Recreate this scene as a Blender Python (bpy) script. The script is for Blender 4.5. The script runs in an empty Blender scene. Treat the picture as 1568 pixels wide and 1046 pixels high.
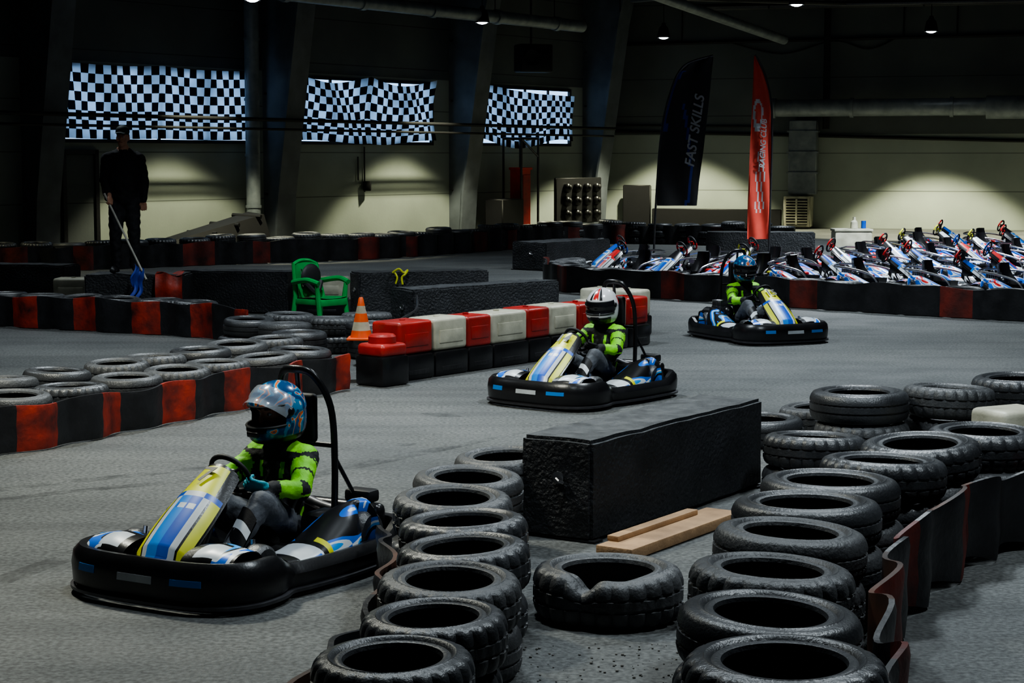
import bpy, bmesh, math, random
from mathutils import Vector, Matrix, noise
random.seed(7)
C=bpy.context; D=bpy.data; SC=C.scene
R=math.radians
# ------------------------------------------------------------------ materials
def mat(name,col,rough=.5,metal=0,col2=None,scale=8,amt=.5,bump=0,bscale=60,spec=.5,emit=None,es=0,alpha=1,detail=6,coat=0):
    m=D.materials.new(name); m.use_nodes=True; nt=m.node_tree; b=nt.nodes['Principled BSDF']
    b.inputs['Base Color'].default_value=(*col,1); b.inputs['Roughness'].default_value=rough
    b.inputs['Metallic'].default_value=metal; b.inputs['Specular IOR Level'].default_value=spec
    b.inputs['Alpha'].default_value=alpha; b.inputs['Coat Weight'].default_value=coat
    if emit: b.inputs['Emission Color'].default_value=(*emit,1); b.inputs['Emission Strength'].default_value=es
    tc=nt.nodes.new('ShaderNodeTexCoord')
    if col2 is None: col2=tuple(c*.72 for c in col)
    n=nt.nodes.new('ShaderNodeTexNoise'); n.inputs['Scale'].default_value=scale; n.inputs['Detail'].default_value=detail
    nt.links.new(tc.outputs['Object'],n.inputs['Vector'])
    r=nt.nodes.new('ShaderNodeValToRGB'); r.color_ramp.elements[0].position=.5-.25*amt-.1; r.color_ramp.elements[1].position=.5+.25*(1-amt)+.15
    r.color_ramp.elements[0].color=(*col2,1); r.color_ramp.elements[1].color=(*col,1)
    nt.links.new(n.outputs['Fac'],r.inputs['Fac']); nt.links.new(r.outputs['Color'],b.inputs['Base Color'])
    if bump>0:
        n2=nt.nodes.new('ShaderNodeTexNoise'); n2.inputs['Scale'].default_value=bscale; n2.inputs['Detail'].default_value=8
        nt.links.new(tc.outputs['Object'],n2.inputs['Vector'])
        bp=nt.nodes.new('ShaderNodeBump'); bp.inputs['Strength'].default_value=bump; bp.inputs['Distance'].default_value=.02
        nt.links.new(n2.outputs['Fac'],bp.inputs['Height']); nt.links.new(bp.outputs['Normal'],b.inputs['Normal'])
    return m
M={}
M['rubber']=mat('tyre_rubber',(.055,.058,.063),.38,col2=(.018,.019,.021),scale=5,bump=.2,bscale=90,spec=.7)
M['rubber2']=mat('tyre_rubber_dusty',(.09,.093,.097),.48,col2=(.024,.025,.027),scale=4,bump=.3,bscale=60,spec=.6)
M['belt_blk']=mat('belt_black',(.026,.026,.029),.42,col2=(.009,.009,.01),scale=6,bump=.25,bscale=25)
M['belt_red']=mat('belt_red',(.55,.045,.02),.5,col2=(.05,.012,.01),scale=6,amt=.4,bump=.25,bscale=20)
M['belt_drk']=mat('belt_dull_red',(.2,.025,.016),.55,col2=(.025,.012,.011),scale=4,bump=.25,bscale=20)
M['belt_edge']=mat('belt_worn_edge',(.13,.05,.025),.6,col2=(.014,.012,.011),scale=4,amt=.2)
M['block']=mat('black_painted_foam',(.03,.032,.037),.55,col2=(.009,.01,.011),scale=3,bump=1.0,bscale=35,spec=.5)
M['blocktop']=mat('black_block_dusty_top',(.10,.105,.11),.75,col2=(.025,.027,.03),scale=9,bump=1.0,bscale=40)
M['wood']=mat('raw_wood',(.45,.28,.15),.7,col2=(.28,.17,.09),scale=9,bump=.2)
M['redp']=mat('red_plastic',(.5,.025,.018),.4,col2=(.2,.015,.012),scale=5,bump=.1)
M['whitep']=mat('white_plastic',(.62,.60,.48),.45,col2=(.30,.29,.22),scale=5,bump=.1)
M['blackp']=mat('black_plastic',(.014,.014,.016),.3,col2=(.007,.007,.008),scale=6,bump=.05)
M['chassis']=mat('chassis_dark',(.012,.012,.014),.5)
M['kwhite']=mat('kart_white',(.62,.66,.69),.35,col2=(.42,.45,.48),scale=6)
M['kblue']=mat('kart_blue',(.006,.10,.52),.35,col2=(.006,.06,.36),scale=6)
M['klblue']=mat('kart_light_blue',(.02,.24,.68),.35,col2=(.015,.17,.55),scale=6)
M['kyel']=mat('kart_yellow',(.68,.68,.025),.4,col2=(.52,.54,.02),scale=6)
M['kred']=mat('kart_red',(.6,.02,.02),.35)
M['metal']=mat('brushed_metal',(.45,.45,.47),.32,1,scale=20)
M['dmetal']=mat('dark_metal',(.1,.1,.11),.4,.8,scale=20)
M['galv']=mat('galvanised_duct',(.30,.33,.35),.4,.25,col2=(.16,.18,.20),scale=4)
M['jblack']=mat('jacket_black',(.010,.011,.013),.75,bump=.3,bscale=30)
M['lime']=mat('jacket_lime',(.30,.85,.03),.6,col2=(.18,.6,.02),scale=10,bump=.3,bscale=30)
M['teal']=mat('glove_teal',(.02,.40,.5),.6,bump=.3)
M['pants']=mat('grey_trousers',(.12,.13,.15),.8,col2=(.05,.055,.065),scale=9,bump=.4,bscale=25)
M['shoe']=mat('shoe_black',(.02,.02,.022),.5)
M['shoeo']=mat('shoe_orange',(.6,.1,.03),.5)
M['skin']=mat('skin',(.45,.23,.15),.55,col2=(.38,.19,.12),scale=14)
M['eye']=mat('eye_dark',(.02,.015,.01),.2)
M['hair']=mat('hair_dark',(.03,.02,.015),.8)
M['visor']=mat('visor_smoke',(.015,.015,.018),.06,spec=.8)
M['visorc']=mat('visor_clear',(.7,.78,.85),.1,alpha=.35)
M['hwhite']=mat('helmet_white',(.7,.7,.7),.2,col2=(.55,.55,.58),coat=.3)
M['hred']=mat('helmet_red',(.6,.02,.02),.25,coat=.3)
M['num']=mat('number_black',(.01,.01,.01),.5)
M['green']=mat('green_plastic',(.004,.33,.065),.35,col2=(.004,.24,.045))
M['cone']=mat('cone_orange',(.85,.12,.02),.45)
M['pebble']=mat('grit',(.2,.19,.17),.8,col2=(.07,.07,.065),scale=30)
def panel_mat(name,c1,c2,rough=.7):
    m=mat(name,c1,rough,col2=c2,scale=.6,bump=.1,bscale=20); nt=m.node_tree; b=nt.nodes['Principled BSDF']
    tc=nt.nodes.new('ShaderNodeTexCoord'); sx=nt.nodes.new('ShaderNodeSeparateXYZ'); nt.links.new(tc.outputs['Object'],sx.inputs[0])
    md=nt.nodes.new('ShaderNodeMath'); md.operation='PINGPONG'; md.inputs[1].default_value=.55; nt.links.new(sx.outputs['Z'],md.inputs[0])
    gt=nt.nodes.new('ShaderNodeMath'); gt.operation='LESS_THAN'; gt.inputs[1].default_value=.013; nt.links.new(md.outputs[0],gt.inputs[0])
    mx=nt.nodes.new('ShaderNodeMixRGB'); mx.inputs[2].default_value=tuple(x*.55 for x in c2)+(1,)
    nt.links.new(gt.outputs[0],mx.inputs[0]); old=b.inputs['Base Color'].links[0].from_socket
    nt.links.new(old,mx.inputs[1]); nt.links.new(mx.outputs[0],b.inputs['Base Color']); return m
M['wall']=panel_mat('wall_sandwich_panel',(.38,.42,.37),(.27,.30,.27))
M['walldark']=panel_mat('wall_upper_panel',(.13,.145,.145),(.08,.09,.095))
M['steel']=mat('column_paint',(.17,.19,.215),.42,col2=(.09,.10,.115),scale=2)
M['ceil']=mat('ceiling_dark',(.03,.032,.036),.8,scale=1)
M['blackm']=mat('matt_black',(.010,.010,.012),.6)
M['flagblk']=mat('flag_black',(.018,.018,.021),.6)
M['flagblue']=mat('flag_blue',(.02,.04,.26),.6,col2=(.015,.03,.18))
M['flagred']=mat('flag_red',(.7,.085,.055),.6,col2=(.55,.055,.035),scale=3)
M['flagtxt']=mat('flag_print',(.40,.41,.44),.6)
M['firered']=mat('cabinet_red',(.65,.04,.02),.4)
M['daylight']=mat('window_daylight',(.5,.6,.7),.3,emit=(.36,.62,1.0),es=2.5)
M['lampglow']=mat('lamp_glow',(1,1,1),.3,emit=(.85,.95,1.0),es=18)
M['helmcol']=mat('helmet_blue_pattern',(.03,.2,.5),.22,coat=.3)
def helmpat():
    m=M['helmcol']; nt=m.node_tree
    r=[n for n in nt.nodes if n.type=='VALTORGB'][0]; n=[n for n in nt.nodes if n.type=='TEX_NOISE'][0]
    n.inputs['Scale'].default_value=10; n.inputs['Detail'].default_value=1; n.inputs['Distortion'].default_value=1.5
    cr=r.color_ramp; cr.interpolation='CONSTANT'
    cr.elements[0].position=0; cr.elements[0].color=(.006,.06,.18,1)
    cr.elements[1].position=.47; cr.elements[1].color=(.015,.22,.42,1)
    for p,c in ((.55,(.5,.55,.55,1)),(.57,(.75,.16,.03,1)),(.61,(.01,.10,.28,1))):
        e=cr.elements.new(p); e.color=c
helmpat()
def podpat(name,seedv,cols,sc=3.0):
    m=mat(name,(.8,.8,.8),.35); nt=m.node_tree
    r=[n for n in nt.nodes if n.type=='VALTORGB'][0]; n=[n for n in nt.nodes if n.type=='TEX_NOISE'][0]
    n.inputs['Scale'].default_value=sc; n.inputs['Detail'].default_value=0; n.inputs['Distortion'].default_value=.3
    mp=nt.nodes.new('ShaderNodeMapping'); mp.inputs['Location'].default_value=(seedv,seedv*2,0); mp.inputs['Scale'].default_value=(2.2,1.0,2.0); mp.inputs['Rotation'].default_value=(0,0,.7)
    tc=[n for n in nt.nodes if n.type=='TEX_COORD'][0]
    nt.links.new(tc.outputs['Object'],mp.inputs[0]); nt.links.new(mp.outputs[0],n.inputs['Vector'])
    cr=r.color_ramp; cr.interpolation='CONSTANT'
    cr.elements[0].position=0; cr.elements[0].color=(*cols[0],1)
    cr.elements[1].position=.42; cr.elements[1].color=(*cols[1],1)
    for p,c in zip((.50,.55,.60,.66),cols[2:]):
        e=cr.elements.new(p); e.color=(*c,1)
    return m
K_=(.01,.01,.012);B_=(.012,.14,.62);LB=(.03,.32,.78);W_=(.68,.72,.75);R_=(.65,.02,.02)
M['pod']=podpat('pod_graphics',1.3,(K_,B_,W_,LB,K_,B_)); M['pod2']=podpat('fender_graphics',4.1,(K_,B_,W_,K_,LB,K_))
M['podw']=podpat('pod_graphics_white',2.3,(B_,W_,B_,W_,R_,LB),4); M['podr']=podpat('pod_graphics_red',3.3,(B_,R_,W_,B_,K_,R_),4)
def floor_mat():
    m=D.materials.new('track_asphalt'); m.use_nodes=True; nt=m.node_tree; b=nt.nodes['Principled BSDF']; L=nt.links
    tc=nt.nodes.new('ShaderNodeTexCoord')
    def nz(s,d=8,v=None):
        n=nt.nodes.new('ShaderNodeTexNoise'); n.inputs['Scale'].default_value=s; n.inputs['Detail'].default_value=d
        L.new(v or tc.outputs['Object'],n.inputs['Vector']); return n
    def ramp(inp,p0,c0,p1,c1):
        r=nt.nodes.new('ShaderNodeValToRGB'); r.color_ramp.elements[0].position=p0; r.color_ramp.elements[1].position=p1
        r.color_ramp.elements[0].color=(*c0,1); r.color_ramp.elements[1].color=(*c1,1); L.new(inp,r.inputs['Fac']); return r
    a=ramp(nz(.45,7).outputs['Fac'],.34,(.068,.072,.073),.66,(.115,.119,.116))
    sp=ramp(nz(38,5).outputs['Fac'],.36,(.45,.45,.45),.66,(1.45,1.45,1.42))
    mx=nt.nodes.new('ShaderNodeMixRGB'); mx.blend_type='MULTIPLY'; mx.inputs[0].default_value=.85
    L.new(a.outputs[0],mx.inputs[1]); L.new(sp.outputs[0],mx.inputs[2])
    mp=nt.nodes.new('ShaderNodeMapping'); mp.inputs['Rotation'].default_value=(0,0,R(-42)); mp.inputs['Scale'].default_value=(.16,2.2,1); L.new(tc.outputs['Object'],mp.inputs[0])
    st=ramp(nz(1.3,5,mp.outputs[0]).outputs['Fac'],.40,(.70,.70,.71),.52,(1,1,1))
    mx2=nt.nodes.new('ShaderNodeMixRGB'); mx2.blend_type='MULTIPLY'; mx2.inputs[0].default_value=.6
    L.new(mx.outputs[0],mx2.inputs[1]); L.new(st.outputs[0],mx2.inputs[2]); L.new(mx2.outputs[0],b.inputs['Base Color'])
    rr=ramp(nz(1.2,5).outputs['Fac'],.3,(.55,.55,.55),.7,(.82,.82,.82)); L.new(rr.outputs[0],b.inputs['Roughness'])
    bp=nt.nodes.new('ShaderNodeBump'); bp.inputs['Strength'].default_value=.6; bp.inputs['Distance'].default_value=.012
    L.new(nz(60,6).outputs['Fac'],bp.inputs['Height']); L.new(bp.outputs[0],b.inputs['Normal']); return m
M['floor']=floor_mat()
def banner_mat():
    m=D.materials.new('checkered_cloth'); m.use_nodes=True; nt=m.node_tree; L=nt.links
    for n in list(nt.nodes): nt.nodes.remove(n)
    o=nt.nodes.new('ShaderNodeOutputMaterial'); uv=nt.nodes.new('ShaderNodeUVMap'); uv.uv_map='uv'
    ad=nt.nodes.new('ShaderNodeVectorMath'); ad.inputs[1].default_value=(.001,.001,.5); L.new(uv.outputs[0],ad.inputs[0])
    ck=nt.nodes.new('ShaderNodeTexChecker'); ck.inputs['Scale'].default_value=1; L.new(ad.outputs[0],ck.inputs['Vector'])
    ck.inputs['Color1'].default_value=(.75,.8,.85,1); ck.inputs['Color2'].default_value=(.006,.006,.008,1)
    n=nt.nodes.new('ShaderNodeTexNoise'); n.inputs['Scale'].default_value=.22; L.new(uv.outputs[0],n.inputs['Vector'])
    mr=nt.nodes.new('ShaderNodeMapRange'); mr.inputs[1].default_value=.35; mr.inputs[2].default_value=.65; mr.inputs[3].default_value=.5; mr.inputs[4].default_value=1; L.new(n.outputs['Fac'],mr.inputs[0])
    mm=nt.nodes.new('ShaderNodeMixRGB'); mm.blend_type='MULTIPLY'; mm.inputs[0].default_value=1; L.new(ck.outputs[0],mm.inputs[1]); L.new(mr.outputs[0],mm.inputs[2])
    d=nt.nodes.new('ShaderNodeBsdfDiffuse'); t=nt.nodes.new('ShaderNodeBsdfTranslucent'); mx=nt.nodes.new('ShaderNodeMixShader'); mx.inputs[0].default_value=.5
    L.new(mm.outputs[0],d.inputs[0]); L.new(mm.outputs[0],t.inputs[0]); L.new(d.outputs[0],mx.inputs[1]); L.new(t.outputs[0],mx.inputs[2]); L.new(mx.outputs[0],o.inputs[0]); return m
M['check']=banner_mat()
# ------------------------------------------------------------------ geometry
class Geo:
    def __init__(s): s.v=[];s.f=[];s.m=[];s.mats=[]
    def add(s,g,mt,X=None):
        vs,fs=g; o=len(s.v)
        s.v+=[(X@Vector(p)) if X is not None else Vector(p) for p in vs]
        for i,f in enumerate(fs):
            mm=mt[i] if isinstance(mt,list) else mt
            if mm not in s.mats: s.mats.append(mm)
            s.f.append([a+o for a in f]); s.m.append(s.mats.index(mm))
        return s
    def mesh(s,name,ang=38,fix=True):
        me=D.meshes.new(name); me.from_pydata([tuple(p) for p in s.v],[],s.f)
        for x in s.mats: me.materials.append(M[x] if isinstance(x,str) else x)
        me.polygons.foreach_set('material_index',s.m)
        if fix:
            bm=bmesh.new(); bm.from_mesh(me); bmesh.ops.recalc_face_normals(bm,faces=bm.faces); bm.to_mesh(me); bm.free()
        me.polygons.foreach_set('use_smooth',[True]*len(me.polygons))
        try: me.set_sharp_from_angle(angle=R(ang))
        except Exception: pass
        me.update(); return me
def obj(name,data,parent=None,loc=(0,0,0),rot=(0,0,0),sc=(1,1,1)):
    if isinstance(data,Geo): data=data.mesh(name)
    o=D.objects.new(name,data); SC.collection.objects.link(o); o.location=loc; o.rotation_euler=rot; o.scale=sc
    if parent: o.parent=parent
    return o
def empty(name,loc=(0,0,0),rz=0):
    o=obj(name,None,None,loc,(0,0,rz)); o.empty_display_size=.2; return o
def g_box(c,s,bev=.01,seg=2):
    bm=bmesh.new(); bmesh.ops.create_cube(bm,size=1); bmesh.ops.scale(bm,vec=s,verts=bm.verts)
    if bev>0: bmesh.ops.bevel(bm,geom=list(bm.edges),offset=min(bev,min(s)*.45),segments=seg,profile=.5,affect='EDGES')
    vs=[Vector(v.co)+Vector(c) for v in bm.verts]; fs=[[v.index for v in f.verts] for f in bm.faces]; bm.free(); return vs,fs
def g_tube(pts,r,seg=8,closed=False):
    pts=[Vector(p) for p in pts]; n=len(pts); vs=[];fs=[]; up=None
    for i,p in enumerate(pts):
        a=pts[(i-1)%n] if (closed or i>0) else p; b=pts[(i+1)%n] if (closed or i<n-1) else p
        d=(b-a).normalized()
        if up is None: up=d.orthogonal().normalized()
        up=(up-d*up.dot(d)).normalized(); w=d.cross(up); rr=r[i] if isinstance(r,(list,tuple)) else r
        for k in range(seg):
            t=2*math.pi*k/seg; vs.append(p+(up*math.cos(t)+w*math.sin(t))*rr)
    for i in range(n if closed else n-1):
        for k in range(seg):
            a=i*seg+k;b=i*seg+(k+1)%seg;c=((i+1)%n)*seg+(k+1)%seg;e=((i+1)%n)*seg+k; fs.append([a,b,c,e])
    if not closed: fs.append(list(range(seg))[::-1]); fs.append([(n-1)*seg+k for k in range(seg)])
    return vs,fs
def g_rev(prof,seg=32,closed=False,rf=None):
    vs=[];fs=[];n=len(prof)
    for k in range(seg):
        t=2*math.pi*k/seg
        for j,(r,z) in enumerate(prof):
            rr=r+(rf(k,j) if rf else 0); vs.append((rr*math.cos(t),rr*math.sin(t),z))
    for k in range(seg):
        for j in range(n if closed else n-1):
            a=k*n+j;b=k*n+(j+1)%n;c=((k+1)%seg)*n+(j+1)%n;e=((k+1)%seg)*n+j; fs.append([a,b,c,e])
    return vs,fs
def g_grid(nu,nv,fn):
    vs=[fn(i/nu,j/nv) for j in range(nv+1) for i in range(nu+1)]
    fs=[[j*(nu+1)+i,j*(nu+1)+i+1,(j+1)*(nu+1)+i+1,(j+1)*(nu+1)+i] for j in range(nv) for i in range(nu)]
    return vs,fs
def g_ell(c,r,seg=20,rings=14,rot=None):
    vs=[];fs=[]
    for j in range(rings+1):
        ph=math.pi*j/rings
        for k in range(seg):
            t=2*math.pi*k/seg; p=Vector((r[0]*math.sin(ph)*math.cos(t),r[1]*math.sin(ph)*math.sin(t),r[2]*math.cos(ph)))
            if rot is not None: p=rot@p
            vs.append(Vector(c)+p)
    for j in range(rings):
        for k in range(seg): fs.append([j*seg+k,j*seg+(k+1)%seg,(j+1)*seg+(k+1)%seg,(j+1)*seg+k])
    return vs,fs
def cat(pts,n,closed=False):
    P=[Vector(p) for p in pts]; N=len(P); out=[]
    for i in range(N if closed else N-1):
        g=lambda k:(P[k%N] if closed else P[max(0,min(N-1,k))])
        a,b,c,d=g(i-1),g(i),g(i+1),g(i+2)
        for j in range(n):
            t=j/n; out.append(.5*((2*b)+(c-a)*t+(2*a-5*b+4*c-d)*t*t+(3*b-a-3*c+d)*t**3))
    if not closed: out.append(P[-1])
    return out
def g_sweep(path,prof,closed=False):
    n=len(path); vs=[];fs=[]; m=None
    for i in range(n):
        a=path[(i-1)%n] if (closed or i>0) else path[i]; b=path[(i+1)%n] if (closed or i<n-1) else path[i]
        d=(Vector((b[0],b[1]))-Vector((a[0],a[1]))).normalized(); nx,ny=d[1],-d[0]
        pr=prof(i) if callable(prof) else prof; m=len(pr)
        for o,z in pr: vs.append((path[i][0]+nx*o,path[i][1]+ny*o,z))
    for i in range(n if closed else n-1):
        for k in range(m): fs.append([i*m+k,i*m+(k+1)%m,((i+1)%n)*m+(k+1)%m,((i+1)%n)*m+k])
    if not closed: fs.append(list(range(m))); fs.append([(n-1)*m+k for k in range(m)])
    return vs,fs
def resample(pts,step):
    P=[Vector((p[0],p[1],0)) for p in pts]; out=[P[0].copy()]; need=step; 
    for a,b in zip(P,P[1:]):
        L=(b-a).length; pos=0
        while L-pos>=need: pos+=need; out.append(a+(b-a)*(pos/L)); need=step
        need-=L-pos
    return out
def vox(geo,voxel,sm=4):
    me=geo.mesh('vx'); o=D.objects.new('vx',me); SC.collection.objects.link(o)
    m=o.modifiers.new('r','REMESH'); m.mode='VOXEL'; m.voxel_size=voxel; m.use_smooth_shade=True
    s=o.modifiers.new('s','SMOOTH'); s.iterations=sm; s.factor=.5
    dg=C.evaluated_depsgraph_get(); r=D.meshes.new_from_object(o.evaluated_get(dg)); D.objects.remove(o); return r
def capsule(G,a,b,ra,rb,mt='skin'):
    a=Vector(a);b=Vector(b); n=6; G.add(g_tube([a+(b-a)*(i/n) for i in range(n+1)],[ra+(rb-ra)*i/n for i in range(n+1)],14),mt)
    G.add(g_ell(a,(ra,)*3,14,10),mt); G.add(g_ell(b,(rb,)*3,14,10),mt)
def segd(p,a,b):
    ab=b-a; t=max(0,min(1,(p-a).dot(ab)/max(ab.length_squared,1e-9))); return (p-(a+ab*t)).length,t
def text_obj(body,size,mt,parent,loc,rot,name='print',bold=.004,shear=.25):
    cu=D.curves.new('t','FONT'); cu.body=body; cu.size=size; cu.extrude=.001; cu.align_x='CENTER'; cu.align_y='CENTER'; cu.offset=bold*size/.1; cu.shear=shear
    o=D.objects.new('t',cu); SC.collection.objects.link(o); dg=C.evaluated_depsgraph_get()
    me=D.meshes.new_from_object(o.evaluated_get(dg)); D.objects.remove(o); me.materials.clear(); me.materials.append(M[mt])
    return obj(name,me,parent,loc,rot)
# ------------------------------------------------------------------ room
O=Vector((2.7,56,0)); u=Vector((.593,.805,0)).normalized(); nL=Vector((u.y,-u.x,0))
r_=Vector((.9536,-.3011,0)).normalized(); nR=Vector((r_.y,-r_.x,0))
def W(t,d,z): p=O-u*t+nL*d; return Vector((p.x,p.y,z))
def WR(t,d,z): p=O+r_*t+nR*d; return Vector((p.x,p.y,z))
angL=math.atan2(u.y,u.x); angR=math.atan2(r_.y,r_.x)
def wallbox(name,F,t0,t1,d0,d1,z0,z1,mt,bev=0,parent=None):
    G=Geo(); vs=[F(t,d,z) for t in (t0,t1) for d in (d0,d1) for z in (z0,z1)]
    fs=[[0,1,3,2],[4,6,7,5],[0,4,5,1],[2,3,7,6],[0,2,6,4],[1,5,7,3]]
    G.add((vs,fs),mt); me=G.mesh(name)
    if bev:
        bm=bmesh.new(); bm.from_mesh(me); bmesh.ops.bevel(bm,geom=list(bm.edges),offset=bev,segments=2,affect='EDGES'); bm.to_mesh(me); bm.free()
    return obj(name,me,parent)
G=Geo(); G.add(([(-36,-8,0),(28,-8,0),(28,62,0),(-36,62,0)],[[0,1,2,3]]),'floor'); obj('floor',G)
G=Geo(); G.add(([(-36,-8,7.4),(28,-8,7.4),(28,62,7.4),(-36,62,7.4)],[[0,3,2,1]]),'ceil'); obj('ceiling',G)
def wall(name,F,T,zs):
    G=Geo()
    for z0,z1,mt in zs:
        G.add(([F(0,0,z0),F(T,0,z0),F(T,0,z1),F(0,0,z1),F(0,-.2,z0),F(T,-.2,z0),F(T,-.2,z1),F(0,-.2,z1)],[[0,1,2,3],[4,5,6,7],[0,3,7,4],[1,2,6,5],[2,3,7,6],[0,1,5,4]]),mt)
    return obj(name,G)
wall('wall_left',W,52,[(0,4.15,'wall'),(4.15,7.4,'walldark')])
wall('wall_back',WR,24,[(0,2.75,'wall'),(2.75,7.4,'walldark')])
rc=WR(24,0,0)
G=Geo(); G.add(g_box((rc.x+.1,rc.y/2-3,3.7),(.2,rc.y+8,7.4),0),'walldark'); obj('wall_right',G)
for t in (.75,7.2,14.4,21.6,28.8,36):
    G=Geo(); hw=.24
    prof=[(0,0),(.42,0),(.5,1.2),(1.25,6.0),(1.6,7.39),(0,7.39)]
    vs=[W(t+s*hw,d,z) for s in (-1,1) for d,z in prof]; n=len(prof)
    G.add((vs,[list(range(n)),list(range(n,2*n))]+[[i,(i+1)%n,(i+1)%n+n,i+n] for i in range(n)]),'steel')
    for i in (1,2,3):
        d0,z0=prof[i]; d1,z1=prof[i+1]
        vs=[W(t+s*(hw+.07),d,z) for s in (-1,1) for d,z in ((d0-.02,z0),(d0+.05,z0),(d1+.05,z1),(d1-.02,z1))]
        G.add((vs,[[0,1,2,3],[4,5,6,7],[0,4,5,1],[1,5,6,2],[2,6,7,3],[3,7,4,0]]),'steel')
    for z in (1.2,3.6,5.2):
        G.add(g_tube([W(t-.3,.12,z),W(t+.3,.12,z)],.03),'dmetal')
    obj('portal_frame_column',G)
    G=Geo(); vs=[W(t+s*.15,d,z) for s in (-1,1) for d,z in ((1.62,6.6),(16,7.1),(16,7.38),(1.62,7.38))]
    G.add((vs,[[0,1,2,3],[4,5,6,7],[0,4,5,1],[1,5,6,2],[2,6,7,3],[3,7,4,0]]),'steel'); obj('roof_beam',G)
bays=[(15.15,20.95),(8.25,13.65),(1.75,6.3)]
for i,(t0,t1) in enumerate(bays):
    e=empty('window_%d'%(i+1))
    wallbox('pane',W,t0+.1,t1-.1,.02,.05,2.45,4.0,'daylight',0,e)
    for z in (2.4,4.0): wallbox('frame_rail',W,t0,t1,.0,.09,z,z+.08,'blackm',0,e)
    for k in range(5):
        t=t0+(t1-t0)*k/4; wallbox('frame_mullion',W,t-.04,t+.04,0,.09,2.4,4.08,'blackm',0,e)
    nu,nv=90,16; L=t1-t0
    def fn(a,b,t0=t0,t1=t1,i=i):
        t=t1-(t1-t0)*a; z=2.5+1.62*b
        sag=[.05,.2,.14][i]*math.sin(math.pi*((a*[2,2,1][i])%1))*(.4+.6*b)
        z-=sag; d=.19+.03*math.sin(a*23+b*3)+.02*math.sin(a*51-b*5)
        if i==1: z+=.07*(1-b)*math.sin(a*9); t+=.08*math.sin(b*4+a*12)
        if i==2: z-=.25*a*a*b; z+=.12*(1-b)*math.sin(a*7+2)
        return W(t,d,z)
    vs,fs=g_grid(nu,nv,fn); G=Geo(); G.add((vs,fs),'check'); me=G.mesh('checkered_banner',fix=False)
    uvl=me.uv_layers.new(name='uv')
    for p in me.polygons:
        for li in p.loop_indices:
            vi=me.loops[li].vertex_index; aa=(vi%(nu+1))/nu; bb=(vi//(nu+1))/nv; uvl.data[li].uv=(aa*L/.2,bb*8)
    obj('checkered_banner',me)
G=Geo(); G.add(g_tube([W(34,1.1,3.0),W(0.9,1.1,2.92)],.045,10),'blackm'); G.add(g_tube([W(34,1.05,2.78),W(0.9,1.05,2.7)],.03,8),'blackm'); obj('wall_pipe_run',G)
G=Geo(); G.add(g_tube([WR(.3,.05,2.86),WR(6,.05,2.72),WR(12,.05,2.55),WR(23.9,.05,2.4)],.045,10),'blackm')
G.add(g_tube([WR(.3,.05,5.45),WR(23.9,.05,5.6)],.045,8),'blackm'); G.add(g_tube([WR(.2,.04,3.05),WR(5,.04,2.98)],.025,8),'blackm')
for t in (2.5,9,10.5): G.add(g_tube([WR(t,.04,5.5),WR(t+.01,.04,7.3)],.02,6),'blackm')
G.add(g_tube(cat([WR(4,.05,5.45),WR(5.5,.05,5.1),WR(7,.05,5.45),WR(8,.05,5.2),WR(8.8,.05,5.5)],6),.02,6),'blackm')
obj('conduit_run',G)
G=Geo(); G.add(g_tube([W(15.5,.5,0),W(15.5,.5,7.3)],.17,20),'galv')
for z in (.9,2.1,3.4,4.8,6): G.add(g_tube([W(15.5,.5,z),W(15.5,.5,z+.06)],.19,20),'galv')
obj('vertical_pipe',G)
G=Geo(); G.add(g_tube([WR(5.35,.75,3.5),WR(23.9,.75,3.5)],.25,24),'galv')
for t in (5.36,7.6,10.4): G.add(g_tube([WR(t,.75,3.5),WR(t+.1,.75,3.5)],.29,24),'galv')
G.add(g_tube([WR(11.4,.75,3.48),WR(13,.75,3.48)],.33,24),'galv')
obj('ventilation_duct',G)
e=empty('duct_drop')
wallbox('duct',WR,5.8,6.62,.12,.5,1.0,3.15,'galv',.02,e)
for z in (1.6,2.2,2.8): wallbox('flange',WR,5.76,6.66,.11,.54,z,z+.05,'galv',0,e)
e=empty('air_heater_unit')
wallbox('case',WR,5.72,6.5,.1,.75,.05,.95,'whitep',.02,e)
wallbox('recess',WR,5.8,6.42,.74,.77,.13,.87,'blackm',0,e)
for k in range(9): wallbox('louvre',WR,5.8,6.42,.76,.8,.15+k*.08,.18+k*.08,'whitep',0,e)
wallbox('mullion',WR,6.08,6.13,.76,.81,.13,.87,'whitep',0,e)
G=Geo(); G.add(g_tube([WR(6.85,.25,2.9),WR(6.85,.25,7.3)],.12,4),'blackm'); obj('steel_post',G)
G=Geo(); a=Vector((-8.2,37.2,5.75)); b=Vector((1.9,50.1,5.6)); G.add(g_tube([a,b],.16,16),'galv')
for k in range(7): p=a+(b-a)*(k/6.5); G.add(g_tube([p,p+(b-a).normalized()*.15],.19,16),'galv'); G.add(g_tube([p,p+Vector((0,0,1.7))],.015,6),'blackm')
obj('ceiling_duct',G)
G=Geo(); a=Vector((2.5,43,6.1)); b=Vector((7.5,51,5.3)); G.add(g_tube([a,b],.13,12),'galv'); G.add(g_tube([Vector((5,52.5,6.3)),Vector((22,48,6.3))],.1,8),'dmetal')
G.add(g_tube([Vector((-1,44,6.0)),Vector((9,50,6.2)),Vector((20,47,6.2))],.06,8),'dmetal')
for k in range(5): G.add(g_tube([Vector((3+4*k,51.5-k,6.1)),Vector((3+4*k,51.5-k,7.4))],.02,6),'dmetal')
obj('ceiling_pipes',G)
e=empty('door_1'); wallbox('leaf',W,19.95,20.75,.02,.07,0,2.15,'walldark',.01,e)
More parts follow.
